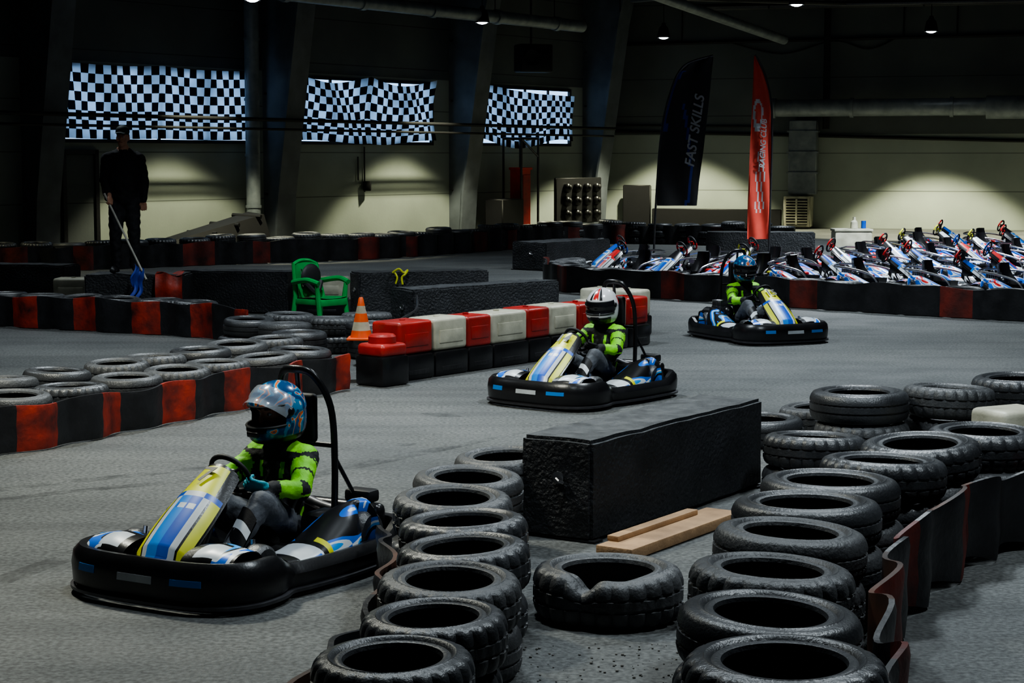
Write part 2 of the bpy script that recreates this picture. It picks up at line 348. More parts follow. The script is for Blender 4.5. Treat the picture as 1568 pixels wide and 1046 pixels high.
for a,b,z0,z1 in ((19.85,19.95,0,2.25),(20.75,20.85,0,2.25),(19.85,20.85,2.15,2.25)): wallbox('frame',W,a,b,0,.12,z0,z1,'dmetal',0,e)
e=empty('fire_hose_cabinet'); wallbox('case',W,4.95,5.4,.55,.95,.1,1.75,'firered',.02,e); wallbox('door_panel',W,5.0,5.35,.95,.97,.2,1.6,'redp',.01,e); wallbox('top',W,4.92,5.43,.53,.99,1.73,1.8,'firered',.01,e)
G=Geo()
for t in (4.7,5.5):
    for d in (.4,1.02): G.add(g_tube([W(t,d,0),W(t,d,2.6)],.035,6),'dmetal')
G.add(g_tube([W(4.7,1.02,2.6),W(5.5,1.02,2.6)],.04,6),'dmetal'); G.add(g_tube([W(4.7,1.02,2.1),W(5.5,1.02,2.6)],.03,6),'dmetal'); G.add(g_tube([W(4.7,.4,2.6),W(5.5,.4,2.6)],.04,6),'dmetal')
obj('steel_rack_frame',G)
e=empty('glove_rack_board'); wallbox('board',W,1.9,4.2,1.2,1.3,.2,1.5,'blackm',.02,e)
G=Geo()
for i in range(4):
    for j in range(3):
        c=W(2.25+i*.5,1.35,.45+j*.38); G.add(g_ell(c,(.13,.13,.15),12,8),'blackp'); G.add(g_ell(c+Vector((nL.x*.1,nL.y*.1,.02)),(.07,.07,.08),10,6),'blackm')
obj('pegs',G,e)
wallbox('low_black_board',WR,1.7,5.6,.25,.4,0,.55,'blackm',.02)
wallbox('tall_black_board',WR,.8,1.65,.25,.4,0,1.25,'blackm',.02)
wallbox('black_cabinet',W,5.75,6.75,.7,1.3,0,.95,'blackm',.03)
wallbox('wall_vent_box',W,14.9,15.15,.05,.28,.1,.6,'galv',.01)
G=Geo(); G.add(([W(16.6,1.2,0),W(20.2,1.2,0),W(20.2,2.2,0),W(16.6,2.2,0),W(16.6,1.4,.85),W(20.0,1.5,.2),W(20.0,1.9,.2),W(16.6,1.9,.8)],[[0,1,2,3],[4,5,6,7],[0,1,5,4],[3,2,6,7],[0,4,7,3],[1,2,6,5]]),'blackm')
for k in range(4): G.add(g_tube([W(16.8+.7*k,2.0,.75-.17*k),W(17.0+.7*k,1.3,.78-.17*k)],.05,8),'blackm')
obj('rubber_mat_stack',G)
e=empty('loudspeaker',W(5.95,1.75,4.75),angL+R(-35))
G=Geo(); G.add(g_box((0,0,0),(.95,.55,.75),.05,3),'blackm')
G.add(g_box((0,-.285,0),(.85,.03,.65),.02),'chassis'); G.add(g_rev([(0,.02),(.1,.0),(.2,.04),(.22,.04)],20),'blackm',Matrix.Translation((-.15,-.31,0))@Matrix.Rotation(R(90),4,'X'))
G.add(g_tube([(0,.2,0),(-.1,.45,.1)],.04,8),'dmetal'); G.add(g_tube([(0,.2,.3),(0,.2,2.6)],.03,8),'dmetal'); obj('cabinet',G,e)
G=Geo(); G.add(g_tube([W(11,.05,2.35),W(11,.05,1.2)],.02,6),'blackm'); G.add(g_tube([W(11.25,.05,2.1),W(11.25,.05,1.5)],.02,6),'blackm'); G.add(g_box(W(11,.14,1.35),(.2,.2,.25),.02),'blackm'); obj('wall_socket_and_cable',G)
# ------------------------------------------------------------------ lamps
def lamp(x,y,z,energy,col,spot=100,blend=.3,soft=.12):
    e=empty('ceiling_lamp',(x,y,z)); G=Geo()
    G.add(g_rev([(.0,.42),(.05,.42),(.07,.34),(.13,.28),(.17,.1),(.19,0),(.17,0),(.15,.06)],20),'blackm')
    G.add(g_rev([(0,-.04),(.05,-.035),(.11,-.015),(.15,.02),(0,.03)],20),'lampglow')
    G.add(g_tube([(0,0,.42),(0,0,7.38-z)],.012,6),'blackm'); obj('housing',G,e)
    l=D.lights.new('bulb','SPOT'); l.energy=energy; l.color=col; l.spot_size=R(spot); l.spot_blend=blend; l.shadow_soft_size=soft
    o=D.objects.new('bulb',l); SC.collection.objects.link(o); o.parent=e; o.location=(0,0,-.07-soft)
warm=(1,.98,.68); cool=(.84,.94,1); neu=(.98,.98,.84)
for (x,y,en) in ((4.3,52.5,3600),(11.3,49.9,4800),(-.75,46.6,2300),(-5.6,40.0,1800),(-11,32,500),(17,48,3000)):
    lamp(x,y,5.45,en,warm,84,.25)
for (x,y,z,en,c) in ((6.6,43,5.6,1600,cool),(8.8,34,6.3,4600,cool),(4.6,29.5,6.5,2800,cool),(-2.5,34,6.6,1000,cool),(-6.5,25.5,6.6,500,cool),(4.5,22,6.6,1900,cool),(-1.6,18.5,6.6,1600,cool),(2.6,14,6.6,1400,cool),(-3.6,12,6.5,1800,neu),(-.4,8.6,6.5,650,cool),(3.6,8.0,6.4,900,cool),(-8,17,6.6,600,cool)):
    lamp(x,y,z,en,c,118,.7,.35)
w=D.worlds.new('world'); SC.world=w; w.use_nodes=True; w.node_tree.nodes['Background'].inputs[0].default_value=(.35,.5,.7,1); w.node_tree.nodes['Background'].inputs[1].default_value=.035
# ------------------------------------------------------------------ tyres
def tyre_mesh(kind,name,Ro=.32,Wd=.2,mt='rubber'):
    h=Wd/2; ri=Ro*.6
    prof=[(ri,h*.72),(ri+.006,h*.86),(ri+.02,h*.9),(ri+.03,h*.88),(ri+.036,h*.84),(Ro*.75,h*.97),(Ro*.78,h*1.0),(Ro*.795,h*.96),(Ro*.86,h*.95),(Ro*.93,h*.86),(Ro*.965,h*.74),(Ro*.985,h*.6),
          (Ro,h*.45),(Ro,h*.32),(Ro-.011,h*.3),(Ro-.011,h*.2),(Ro,h*.18),(Ro,h*.05)]
    prof=prof+[(r,-z) for r,z in prof[::-1]]
    inner=[(ri+.012,-h*.7),(Ro*.8,-h*.75),(Ro*.93,-h*.4),(Ro*.93,h*.4),(Ro*.8,h*.75),(ri+.012,h*.7)]
    seg=96; n=len(prof)
    def rf(k,j):
        if j>=n: return 0
        jj=j if j<n/2 else n-1-j
        if kind=='lug':
            if 9<=jj<=13 : return -.015 if (k%4)<1 else 0
            if jj>15: return -.008 if ((k+2)%3)<1 else 0
        if kind=='road' and 10<=jj<=13: return -.007 if k%2 else 0
        return 0
    G=Geo(); G.add(g_rev(prof+inner,seg,True,rf),mt); return G.mesh(name,ang=42)
TY=[tyre_mesh('road','tyre_road'),tyre_mesh('lug','tyre_lug'),tyre_mesh('road','tyre_worn',mt='rubber2'),tyre_mesh('lug','tyre_lug_dusty',mt='rubber2')]
def stack(parent,x,y,n,r=.32,z0=0,jit=.028,th=.2):
    for k in range(n):
        o=obj('tyre',random.choice(TY),parent,(x+random.uniform(-jit,jit),y+random.uniform(-jit,jit),z0+th*(k+.5)),(0,0,random.uniform(0,6.28)))
        s=r/.32*random.uniform(.96,1.04); o.scale=(s,s*random.uniform(.96,1.0),th/.2*.995)
        if k==n-1: o.rotation_euler=(random.uniform(-.05,.05),random.uniform(-.05,.05),o.rotation_euler[2])
def belt(parent,pts,off,h,pattern,period=.6,amp=.03,z0=.01,name='belt',wavyb=0.0,edge=None):
    path=resample([(p[0],p[1]) for p in cat([(p[0],p[1],0) for p in pts],10)],.05)
    n=len(path); sg=1 if off>0 else -1
    def pr(i):
        s=i*.05; o=off+sg*amp*math.cos(2*math.pi*s/period)+.012*math.sin(s*5.3); zt=h+.014*math.sin(s*7)+.012*math.sin(s*3.1)+wavyb*.5*math.cos(2*math.pi*s/period); zb=z0+wavyb*abs(math.sin(math.pi*s/period))
        l=.02*sg
        return [(o,zb),(o+l*.6,zb+(zt-zb)*.3),(o+l*.2,zb+(zt-zb)*.55),(o+l*.8,zt-.04),(o+l*.4,zt),(o-.014*sg,zt),(o-.014*sg,zb)]
    vs,fs=g_sweep(path,pr); mats=[]; m=7
    for fi in range(len(fs)):
        i=fi//m; k=fi%m; mats.append(edge if (edge and k in (4,5) and (i*.05)%1.9<1.0) else pattern(i*.05))
    G=Geo(); G.add((vs,fs),mats); obj(name,G,parent)
def pat(per,fr,ph=0,red='belt_red'): return lambda s:(red if ((s+ph)%per)<fr*per else 'belt_blk')
e=empty('tyre_barrier')
R1=[(.80,4.85),(.83,5.4),(.88,6.0),(.97,6.65),(1.12,7.3),(1.3,7.93),(1.52,8.52),(1.84,9.07),(2.16,9.62),(2.62,10.03),(3.1,10.45),(3.6,10.85),(4.15,11.2)]
for i,(x,y) in enumerate(R1): stack(e,x,y,3 if i<10 else 2,.325,jit=.025)
belt(e,R1,.40,.44,lambda s:('belt_drk' if (s%1.1)<.3 else 'belt_blk'),.63,.04,wavyb=.05,edge='belt_edge')
e=empty('tyre_barrier')
for x,y,n in ((1.86,11.15,2),(2.25,11.75,3),(2.88,11.97,3),(3.5,12.5,3),(4.15,12.6,3),(4.8,12.8,3),(2.35,14.0,1),(1.85,13.3,1)): stack(e,x,y,n,.315)
e=empty('tyre_barrier')
R2=[(-.46,5.5),(-.40,6.1),(-.30,6.68),(-.23,7.27),(-.22,7.86),(-.25,8.44),(-.30,9.03),(-.22,9.62),(-.05,10.3)]
for i,(x,y) in enumerate(R2): stack(e,x,y,2,.29 if i<3 else .30,th=.21)
belt(e,[(p[0],p[1]) for p in R2[:7]],-.34,.3,lambda s:'belt_blk',.59,.03,edge='belt_edge')
def dented():
    me=TY[3].copy(); 
    for v in me.vertices:
        a=math.atan2(v.co.y,v.co.x); d=abs((a-R(-118)+math.pi)%(2*math.pi)-math.pi); f=math.exp(-(d/.22)**2); g=math.exp(-(abs((a-R(-80)+math.pi)%(2*math.pi)-math.pi)/.5)**2)
        if v.co.z>-.02: v.co.z-=(.06*f+.02*g)*(v.co.z+.02)/.12
        k=1+.05*math.cos(2*a+.5)-(.07*f); v.co.x*=k; v.co.y*=k
    return me
obj('buckled_tyre',dented(),None,(.44,8.22,.125),(0,0,0),(1.03,1.03,1.22))
e=empty('tyre_barrier')
L1=[(-5.0,11.3),(-3.6,12.8),(-2.88,14.05),(-2.1,15.45),(-1.5,16.45)]
inr=[(p[0]-.26,p[1]+.28) for p in L1]
for p in resample([(a-.0,b) for a,b in inr],.6): stack(e,p.x,p.y,2,.29,th=.185,jit=.04)
L1b=[(-5.6,12.4),(-4.25,13.6),(-3.55,14.75),(-2.9,15.95),(-2.35,17.1),(-1.95,18.3)]
for p in resample(L1b,.6): stack(e,p.x,p.y,2,.285,th=.2,jit=.05)
belt(e,L1,.05,.33,pat(.78,.4,.2),.585,.035)
e=empty('tyre_barrier')
L2=[(-9.2,24.0),(-6.3,22.6),(-4.6,21.75),(-3.5,21.1),(-2.9,20.3)]
belt(e,L2,.05,.4,pat(.92,.42,.3),.6,.02)
for p in resample([(a+.12,b+.32) for a,b in L2[:-1]],.6): stack(e,p.x,p.y,2,.285,th=.2)
for x,y,n in ((-2.45,20.2,2),(-1.95,19.65,2),(-2.85,19.55,2),(-2.35,19.0,2),(-1.6,20.25,2),(-1.45,19.1,2),(-1.3,18.4,2)): stack(e,x,y,n,.285,th=.19)
e=empty('tyre_barrier')
L3=[(-11.5,32.2),(-8.2,33.7),(-6.6,34.9),(-4.8,36.2),(-3,37.4),(-1,40),(1,43),(2.6,44.2),(4.6,43.5),(6.5,42.2)]
belt(e,L3,.0,.45,lambda s:('belt_drk' if ((s*.9+.4*math.sin(s*1.7))%1.7)<.5 else 'belt_blk'),.62,.06)
for p in resample([(a-.18,b+.4) for a,b in L3],.63): stack(e,p.x,p.y,3,.30,th=random.choice((.165,.175,.19)),jit=.06)
e=empty('tyre_barrier')
RD=[(.6,31.0),(.55,29.6),(.95,28.2),(2.37,26.9),(4.56,24.85),(6.5,23.3),(9.5,21.4)]
belt(e,RD,.0,.4,lambda s:('belt_drk' if (s%2.3)<.45 else 'belt_blk'),.6,.025)
RDc=cat([(a,b,0) for a,b in RD],8)
pp=[]
for i,p in enumerate(RDc):
    a=RDc[max(i-1,0)]; b=RDc[min(i+1,len(RDc)-1)]; d=(b-a).normalized(); pp.append((p.x-d.y*.36,p.y+d.x*.36))
for p in resample(pp,.6): stack(e,p.x,p.y,2,.285,th=.19)
# ------------------------------------------------------------------ black blocks
def block(name,p0,p1,wd,h,side=1,plate=True,z0=0):
    p0=Vector((*p0,0));p1=Vector((*p1,0)); L=(p1-p0).length; a=math.atan2(p1.y-p0.y,p1.x-p0.x)
    bm=bmesh.new(); bmesh.ops.create_cube(bm,size=1); bmesh.ops.scale(bm,vec=(L,wd,h),verts=bm.verts)
    bmesh.ops.bevel(bm,geom=list(bm.edges),offset=.02,segments=2,affect='EDGES')
    bmesh.ops.subdivide_edges(bm,edges=[x for x in bm.edges if x.calc_length()>.1],cuts=14,use_grid_fill=True)
    for v in bm.verts:
        q=v.co*5+Vector((p0.x,p0.y,0)); v.co+=Vector((noise.noise(q),noise.noise(q+Vector((9,0,0))),noise.noise(q+Vector((0,9,0)))*(.3 if v.co.z<-h/2+.05 else 1)))*.012
    me=D.meshes.new(name); bm.normal_update(); bm.to_mesh(me); bm.free(); me.materials.append(M['block']); me.materials.append(M['blocktop'])
    for p in me.polygons:
        p.use_smooth=True; p.material_index=1 if p.normal.z>.8 else 0
    me.set_sharp_from_angle(angle=R(45))
    c=(p0+p1)/2; e=empty(name,(c.x,c.y,z0),a)
    obj('foam_body',me,e,(0,side*wd/2,h/2+.005))
    if plate:
        G=Geo(); G.add(g_tube([(-L/2-.012,side*wd*.45,h*.62),(-L/2+.0,side*wd*.45,h*.62)],.035,12),'metal')
        G.add(g_tube([(-L/2-.03,side*wd*.45,h*.62),(-L/2-.04,side*wd*.40,h*.6),(-L/2-.02,side*wd*.36,h*.58)],.008,6),'metal')
        for xx in (-L/2+.05,L/2-.05): G.add(g_box((xx,side*wd/2,.008),(.09,wd+.04,.016),.003),'blackm')
        obj('fittings',G,e)
    return e
block('black_barrier_block',(.43,9.8),(1.60,11.56),.46,.56)
block('black_barrier_block',(-1.15,21.2),(.6,22.75),.45,.56)
block('black_barrier_block',(-1.98,23.6),(-.3,24.2),.45,.60)
block('black_barrier_block',(.62,33.6),(1.9,35.2),.8,.52)
block('black_barrier_block',(-4.5,24.75),(-3.0,24.35),.45,.56)
block('black_barrier_block',(-7.9,26.3),(-6.35,25.9),.5,.56)
block('black_barrier_block',(4.0,37.6),(6.2,37.4),.6,.55)
block('marshal_platform',(-5.45,23.25),(-4.2,23.2),.7,.6,plate=False)
e=empty('timber_plank',(.84,10.03,.035),math.atan2(1.85,1.23)); G=Geo(); G.add(g_box((-.05,-.08,0),(1.25,.22,.06),.006),'wood'); G.add(g_box((-.1,.0,.045),(.9,.07,.03),.004),'wood'); obj('boards',G,e)
def rw(name,p0,dirv,segs,wd=.36,base=.24,h=.31):
    a=math.atan2(dirv[1],dirv[0]); e=empty(name,(p0[0],p0[1],0),a); s=0
    for L,c in segs:
        G=Geo(); mt={'r':'redp','w':'whitep','b':'blackp'}[c]; jy=random.uniform(-.012,.012); jz=random.uniform(-.008,.008)
        if base>0:
            G.add(g_box((s+L/2,wd/2,base/2),(L-.01,wd+.05,base),.03,2),'blackp'); G.add(g_box((s+L/2,wd/2-.2,base*.3),(L*.6,.02,base*.2),.006),'belt_blk')
        G.add(g_box((s+L/2,wd/2+jy,base+h/2+jz),(L-.012,wd,h),.035,3),mt)
        G.add(g_box((s+L/2,jy,base+h*.45),(L*.7,.02,h*.4),.008),mt)
        G.add(g_tube([(s+L/2,wd/2,base+h-.01),(s+L/2,wd/2,base+h+.012)],.03,12),mt)
        obj('segment',G,e); s+=L
    return e
rw('red_white_barrier',(-1.05,17.0),(2.63,3.5),[(.5,'r'),(.52,'w'),(.4,'r'),(.6,'w'),(.4,'r'),(.5,'w'),(.4,'r'),(.55,'w'),(.45,'r')])
G=Geo(); G.add(g_box((0,0,.14),(.36,.36,.28),.03),'blackp'); G.add(g_box((0,0,.33),(.34,.34,.12),.04,3),'redp'); G.add(g_rev([(0,.47),(.11,.47),(.13,.45),(.13,.38)],20),'redp'); obj('barrier_end_cap',G,None,(-1.2,16.82,0),(0,0,R(50)))
rw('red_white_barrier',(.80,21.75),(1.0,-.75),[(.35,'w'),(.45,'w')])
rw('red_white_barrier',(-6.3,25.0),(1,-.02),[(.5,'w'),(.35,'r'),(.5,'w')],base=.1,h=.34)
rw('red_white_barrier',(-2.85,24.3),(1,-.1),[(.65,'w')],base=.2,h=.3)
G=Geo(); 
vs,fs=g_grid(10,8,lambda a,b:Vector((a*.34,.02*math.sin(a*9)+.02*math.cos(b*7),.60-b*.42+.03*math.sin(a*6))))
G.add((vs,fs),'belt_red'); G.add(g_grid(10,4,lambda a,b:Vector((a*.34,.02+.3*b,.6+.025*math.sin(a*6+b*3)))),'belt_red'); obj('red_cover_cloth',G,None,(-4.52,23.12,.02))
G=Geo(); G.add(g_box((0,0,.28),(.40,.32,.56),.04,3),'whitep'); G.add(g_box((0,-.16,.25),(.3,.02,.3),.01),'whitep'); obj('white_barrier_block',G,None,(3.08,11.18,0),(0,0,.5))
G=Geo(); G.add(g_box((0,0,.3),(.75,.5,.6),.03),'whitep'); G.add(g_box((0,0,.62),(.78,.53,.05),.01),'whitep')
G.add(g_rev([(0,.88),(.03,.88),(.03,.82),(.07,.78),(.08,.65)],14),'whitep',Matrix.Translation((.05,0,0))); G.add(g_rev([(0,.8),(.05,.8),(.05,.65)],14),'kblue',Matrix.Translation((.25,.05,0))); obj('white_storage_crate',G,None,(6.9,37.2,0))
G=Geo(); G.add(g_box((0,0,.012),(.26,.26,.024),.01),'cone')
prof=[(.105,.02),(.088,.09),(.07,.17),(.052,.25),(.036,.32),(.022,.39),(.016,.40),(0,.40)]; vs,fs=g_rev(prof,24); mt=[]
for f in range(len(fs)): mt.append('whitep' if (f%(len(prof)-1)) in (1,3) else 'cone')
G.add((vs,fs),mt); obj('traffic_cone',G,None,(-1.42,17.15,.385))
G=Geo(); G.add(g_tube(cat([(-.10,0,0),(-.02,-.03,.05),(.04,0,.0),(.09,.02,.03),(.06,-.04,-.02),(.02,-.04,-.06),(.03,-.04,-.15)],6),.014,6),'kyel'); G.add(g_tube(cat([(-.07,-.03,.0),(-.04,-.05,-.06),(-.06,-.05,-.14)],6),.012,6),'kyel'); obj('yellow_ribbon',G,None,(-1.45,23.74,.60))
G=Geo(); G.add(g_tube(cat([(-1.25,17.9,.42),(-1.15,19,.42),(-1.05,20,.44),(-1.1,21.1,.5)],8),.012,6),'metal'); obj('barrier_chain',G)
# green chair
e=empty('plastic_armchair',(-2.32,22.1,0),R(50)); e.scale=(.95,.95,.95)
G=Geo()
def back(a,b,o=0):
    x=(a-.5)*.46*(1-.12*b); return Vector((x,.20+.10*b-.05*(abs(a-.5)*2)**2+o,.42+.45*b-.05*(abs(a-.5)*2)**3*b))
nb=14
skip=lambda k:(4<=(k%nb)<=9 and (k%nb)%2==0 and 2<k//nb<8)
for o in (0,.018):
    vs,fs=g_grid(nb,10,lambda a,b:back(a,b,o)); G.add((vs,[f for k,f in enumerate(fs) if not skip(k)]),'green')
G.add(g_grid(10,10,lambda a,b:Vector(((a-.5)*.46,-.24+.46*b,.42+.02*(abs(a-.5)*2)**2-.015*b))),'green'); G.add(g_box((0,-.01,.40),(.46,.46,.03),.012),'green'); G.add(g_box((0,-.24,.37),(.46,.02,.08),.008),'green')
for sx in (-1,1):
    G.add(g_tube([(sx*.25,-.26,0),(sx*.23,-.2,.42),(sx*.26,-.2,.62)],[.028,.036,.026],8),'green'); G.add(g_tube([(sx*.25,.28,0),(sx*.22,.22,.45),(sx*.2,.28,.85)],[.028,.036,.024],8),'green')
    G.add(g_tube(cat([(sx*.26,-.24,.62),(sx*.28,-.05,.66),(sx*.25,.24,.62)],6),.034,8),'green')
    G.add(g_box((sx*.235,0,.38),(.02,.44,.07),.008),'green')
G.add(g_tube(cat([(-.2,.29,.84),(-.1,.30,.88),(0,.31,.89),(.1,.30,.88),(.2,.29,.84)],5),.024,8),'green')
obj('shell',G,e)
G=Geo(); G.add(g_ell((0,.17,.68),(.17,.05,.17),16,10),'blackm'); G.add(g_tube(cat([(-.13,.14,.6),(0,.08,.48),(.13,.13,.62)],5),.04,8),'blackm'); obj('draped_jacket',G,e)
# feather flags
def fflag(name,x,y,rows,pole,mt,txt,ts,tx,tz,trot,stripe=None):
    e=empty(name,(x,y,0)); G=Geo()
    def fn(a,b):
        k=b*(len(rows)-1); i=min(int(k),len(rows)-2); f=k-i; z=rows[i][0]*(1-f)+rows[i+1][0]*f; xl=rows[i][1]*(1-f)+rows[i+1][1]*f; xr=rows[i][2]*(1-f)+rows[i+1][2]*f
        return Vector((xl+(xr-xl)*a,.03*math.sin(a*8+z*3)*(1 if a*(1-a)>0 else .3),z))
    vs,fs=g_grid(16,60,fn); mts=[]
    for k in range(len(fs)):
        i=k%16;j=k//16; mts.append(stripe(i/16,j/60) if stripe else mt)
    G.add((vs,fs),mts); obj('cloth',G,e)
    G=Geo(); G.add(g_tube(cat(pole,8),.022,8),'dmetal')
    for k in range(4):
        a=k*math.pi/2+.5; G.add(g_tube([(pole[0][0],0,.02),(pole[0][0]+.4*math.cos(a),.4*math.sin(a),.02)],.02,6),'dmetal')
    obj('pole',G,e)
    text_obj(txt,ts,'flagtxt' if mt=='flagblk' else 'kwhite',e,(tx,-.06,tz),(R(90),trot,0),bold=.002)
fflag('feather_flag',2.85,36.8,[(1.12,.06,.86),(1.6,.06,.9),(2.2,.10,.98),(2.9,.19,1.05),(3.4,.32,1.1),(3.75,.46,1.13),(3.95,.68,1.15),(4.07,.95,1.16)],[(0,0,0),(.03,0,1),(.1,0,2.2),(.19,0,2.9),(.32,0,3.4),(.46,0,3.75),(.68,0,3.96),(1.15,0,4.1)],'flagblk','FAST SKILLS',.27,.80,2.6,R(-82),
      lambda a,b:'flagblue' if (a<.10+.1*math.sin(b*9) and .35<b<.75) or (abs(a-.45-.3*math.sin(b*5+1))<.035 and b<.5) else 'flagblk')
fflag('feather_flag',5.15,36.8,[(.45,-.42,0),(1.2,-.42,.02),(2.2,-.39,.03),(3.0,-.36,.02),(3.4,-.35,-.03),(3.8,-.34,-.14),(4.1,-.33,-.30)],[(.02,0,0),(.03,0,1),(.05,0,2.2),(.04,0,3.0),(-.02,0,3.4),(-.14,0,3.8),(-.31,0,4.12)],'flagred','RACING CLUB',.15,-.13,2.35,R(-88),
      lambda a,b:'kwhite' if (.10<b<.32 and .25<a<.75 and (int(a*16)+int(b*30))%3==0) or (.38<b<.62 and abs(math.hypot((a-.3)*.4,(b-.5)*1.2)-.09)<.02) else 'flagred')
# ------------------------------------------------------------------ skid marks, grit
def skidmat():
    m=mat('skid_rubber',(.03,.031,.033),.6,col2=(.02,.02,.022),scale=9); nt=m.node_tree; b=nt.nodes['Principled BSDF']
    tc=nt.nodes.new('ShaderNodeTexCoord'); n=nt.nodes.new('ShaderNodeTexNoise'); n.inputs['Scale'].default_value=5; n.inputs['Detail'].default_value=8; nt.links.new(tc.outputs['Object'],n.inputs['Vector'])
    r=nt.nodes.new('ShaderNodeMapRange'); r.inputs[1].default_value=.38; r.inputs[2].default_value=.75; r.inputs[3].default_value=.0; r.inputs[4].default_value=.5; nt.links.new(n.outputs['Fac'],r.inputs[0]); nt.links.new(r.outputs[0],b.inputs['Alpha']); return m
M['skid']=skidmat()
def skid(pts,wd):
    path=[(p.x,p.y) for p in cat([(a,b,0) for a,b in pts],12)]; n=len(path); vs=[]
    for i,(x,y) in enumerate(path):
        a=path[max(i-1,0)]; b=path[min(i+1,n-1)]; d=Vector((b[0]-a[0],b[1]-a[1])).normalized(); w_=wd/2*min(1,min(i,n-1-i)/6+.05)
        vs+=[(x+d.y*w_,y-d.x*w_,.003),(x-d.y*w_,y+d.x*w_,.003)]
    G=Geo(); G.add((vs,[[2*i,2*i+1,2*i+3,2*i+2] for i in range(n-1)]),'skid'); obj('skid_mark',G)
skid([(-4.8,10.1),(-3.3,11.4),(-2.3,12.1),(-1.5,12.6)],.13); skid([(-4.8,9.6),(-3.4,10.9),(-2.4,11.6),(-1.4,12.0)],.11); skid([(-.75,14.9),(-.4,14.7)],.2); skid([(-.9,13.2),(-.7,13.3)],.15)
skid([(-3.5,7.6),(-2.8,8.4),(-2.3,9.6),(-1.6,11.5),(.2,14)],.15)
G=Geo()
for k in range(200):
    x=random.uniform(.0,.78); y=random.uniform(6.6,7.75); s=random.uniform(.002,.0075)
    G.add(g_ell((x,y,s*.5),(s,s*random.uniform(.6,1),s*.7),6,4),'pebble')
obj('gravel_debris',G)
# ------------------------------------------------------------------ go kart
def wheel(G,c,r,wd):
    X=Matrix.Translation(c)@Matrix.Rotation(R(90),4,'Y'); h=wd/2
    G.add(g_rev([(r*.5,-h*.8),(r*.55,-h),(r*.85,-h),(r*.97,-h*.75),(r,-h*.4),(r,h*.4),(r*.97,h*.75),(r*.85,h),(r*.55,h),(r*.5,h*.8)],28),'rubber',X)
    G.add(g_rev([(0,-h*.5),(r*.2,-h*.55),(r*.25,-h*.3),(r*.5,-h*.75),(r*.5,h*.75),(r*.25,h*.3),(r*.2,h*.55),(0,h*.5)],20),'metal',X)
out=cat([(0,-.93,0),(.3,-.92,0),(.5,-.86,0),(.61,-.72,0),(.62,-.52,0),(.575,-.36,0),(.60,-.2,0),(.63,.1,0),(.63,.4,0),(.62,.66,0),(.55,.84,0),(.35,.9,0),(0,.91,0),
         (-.35,.9,0),(-.55,.84,0),(-.62,.66,0),(-.63,.4,0),(-.63,.1,0),(-.60,-.2,0),(-.575,-.36,0),(-.62,-.52,0),(-.61,-.72,0),(-.5,-.86,0),(-.3,-.92,0)],5,True)
def sstep(a,b,x): t=max(0,min(1,(x-a)/(b-a))); return t*t*(3-2*t)
def topz(y): return .165+.075*(1-sstep(-.55,-.3,y))+.06*sstep(.55,.8,y)
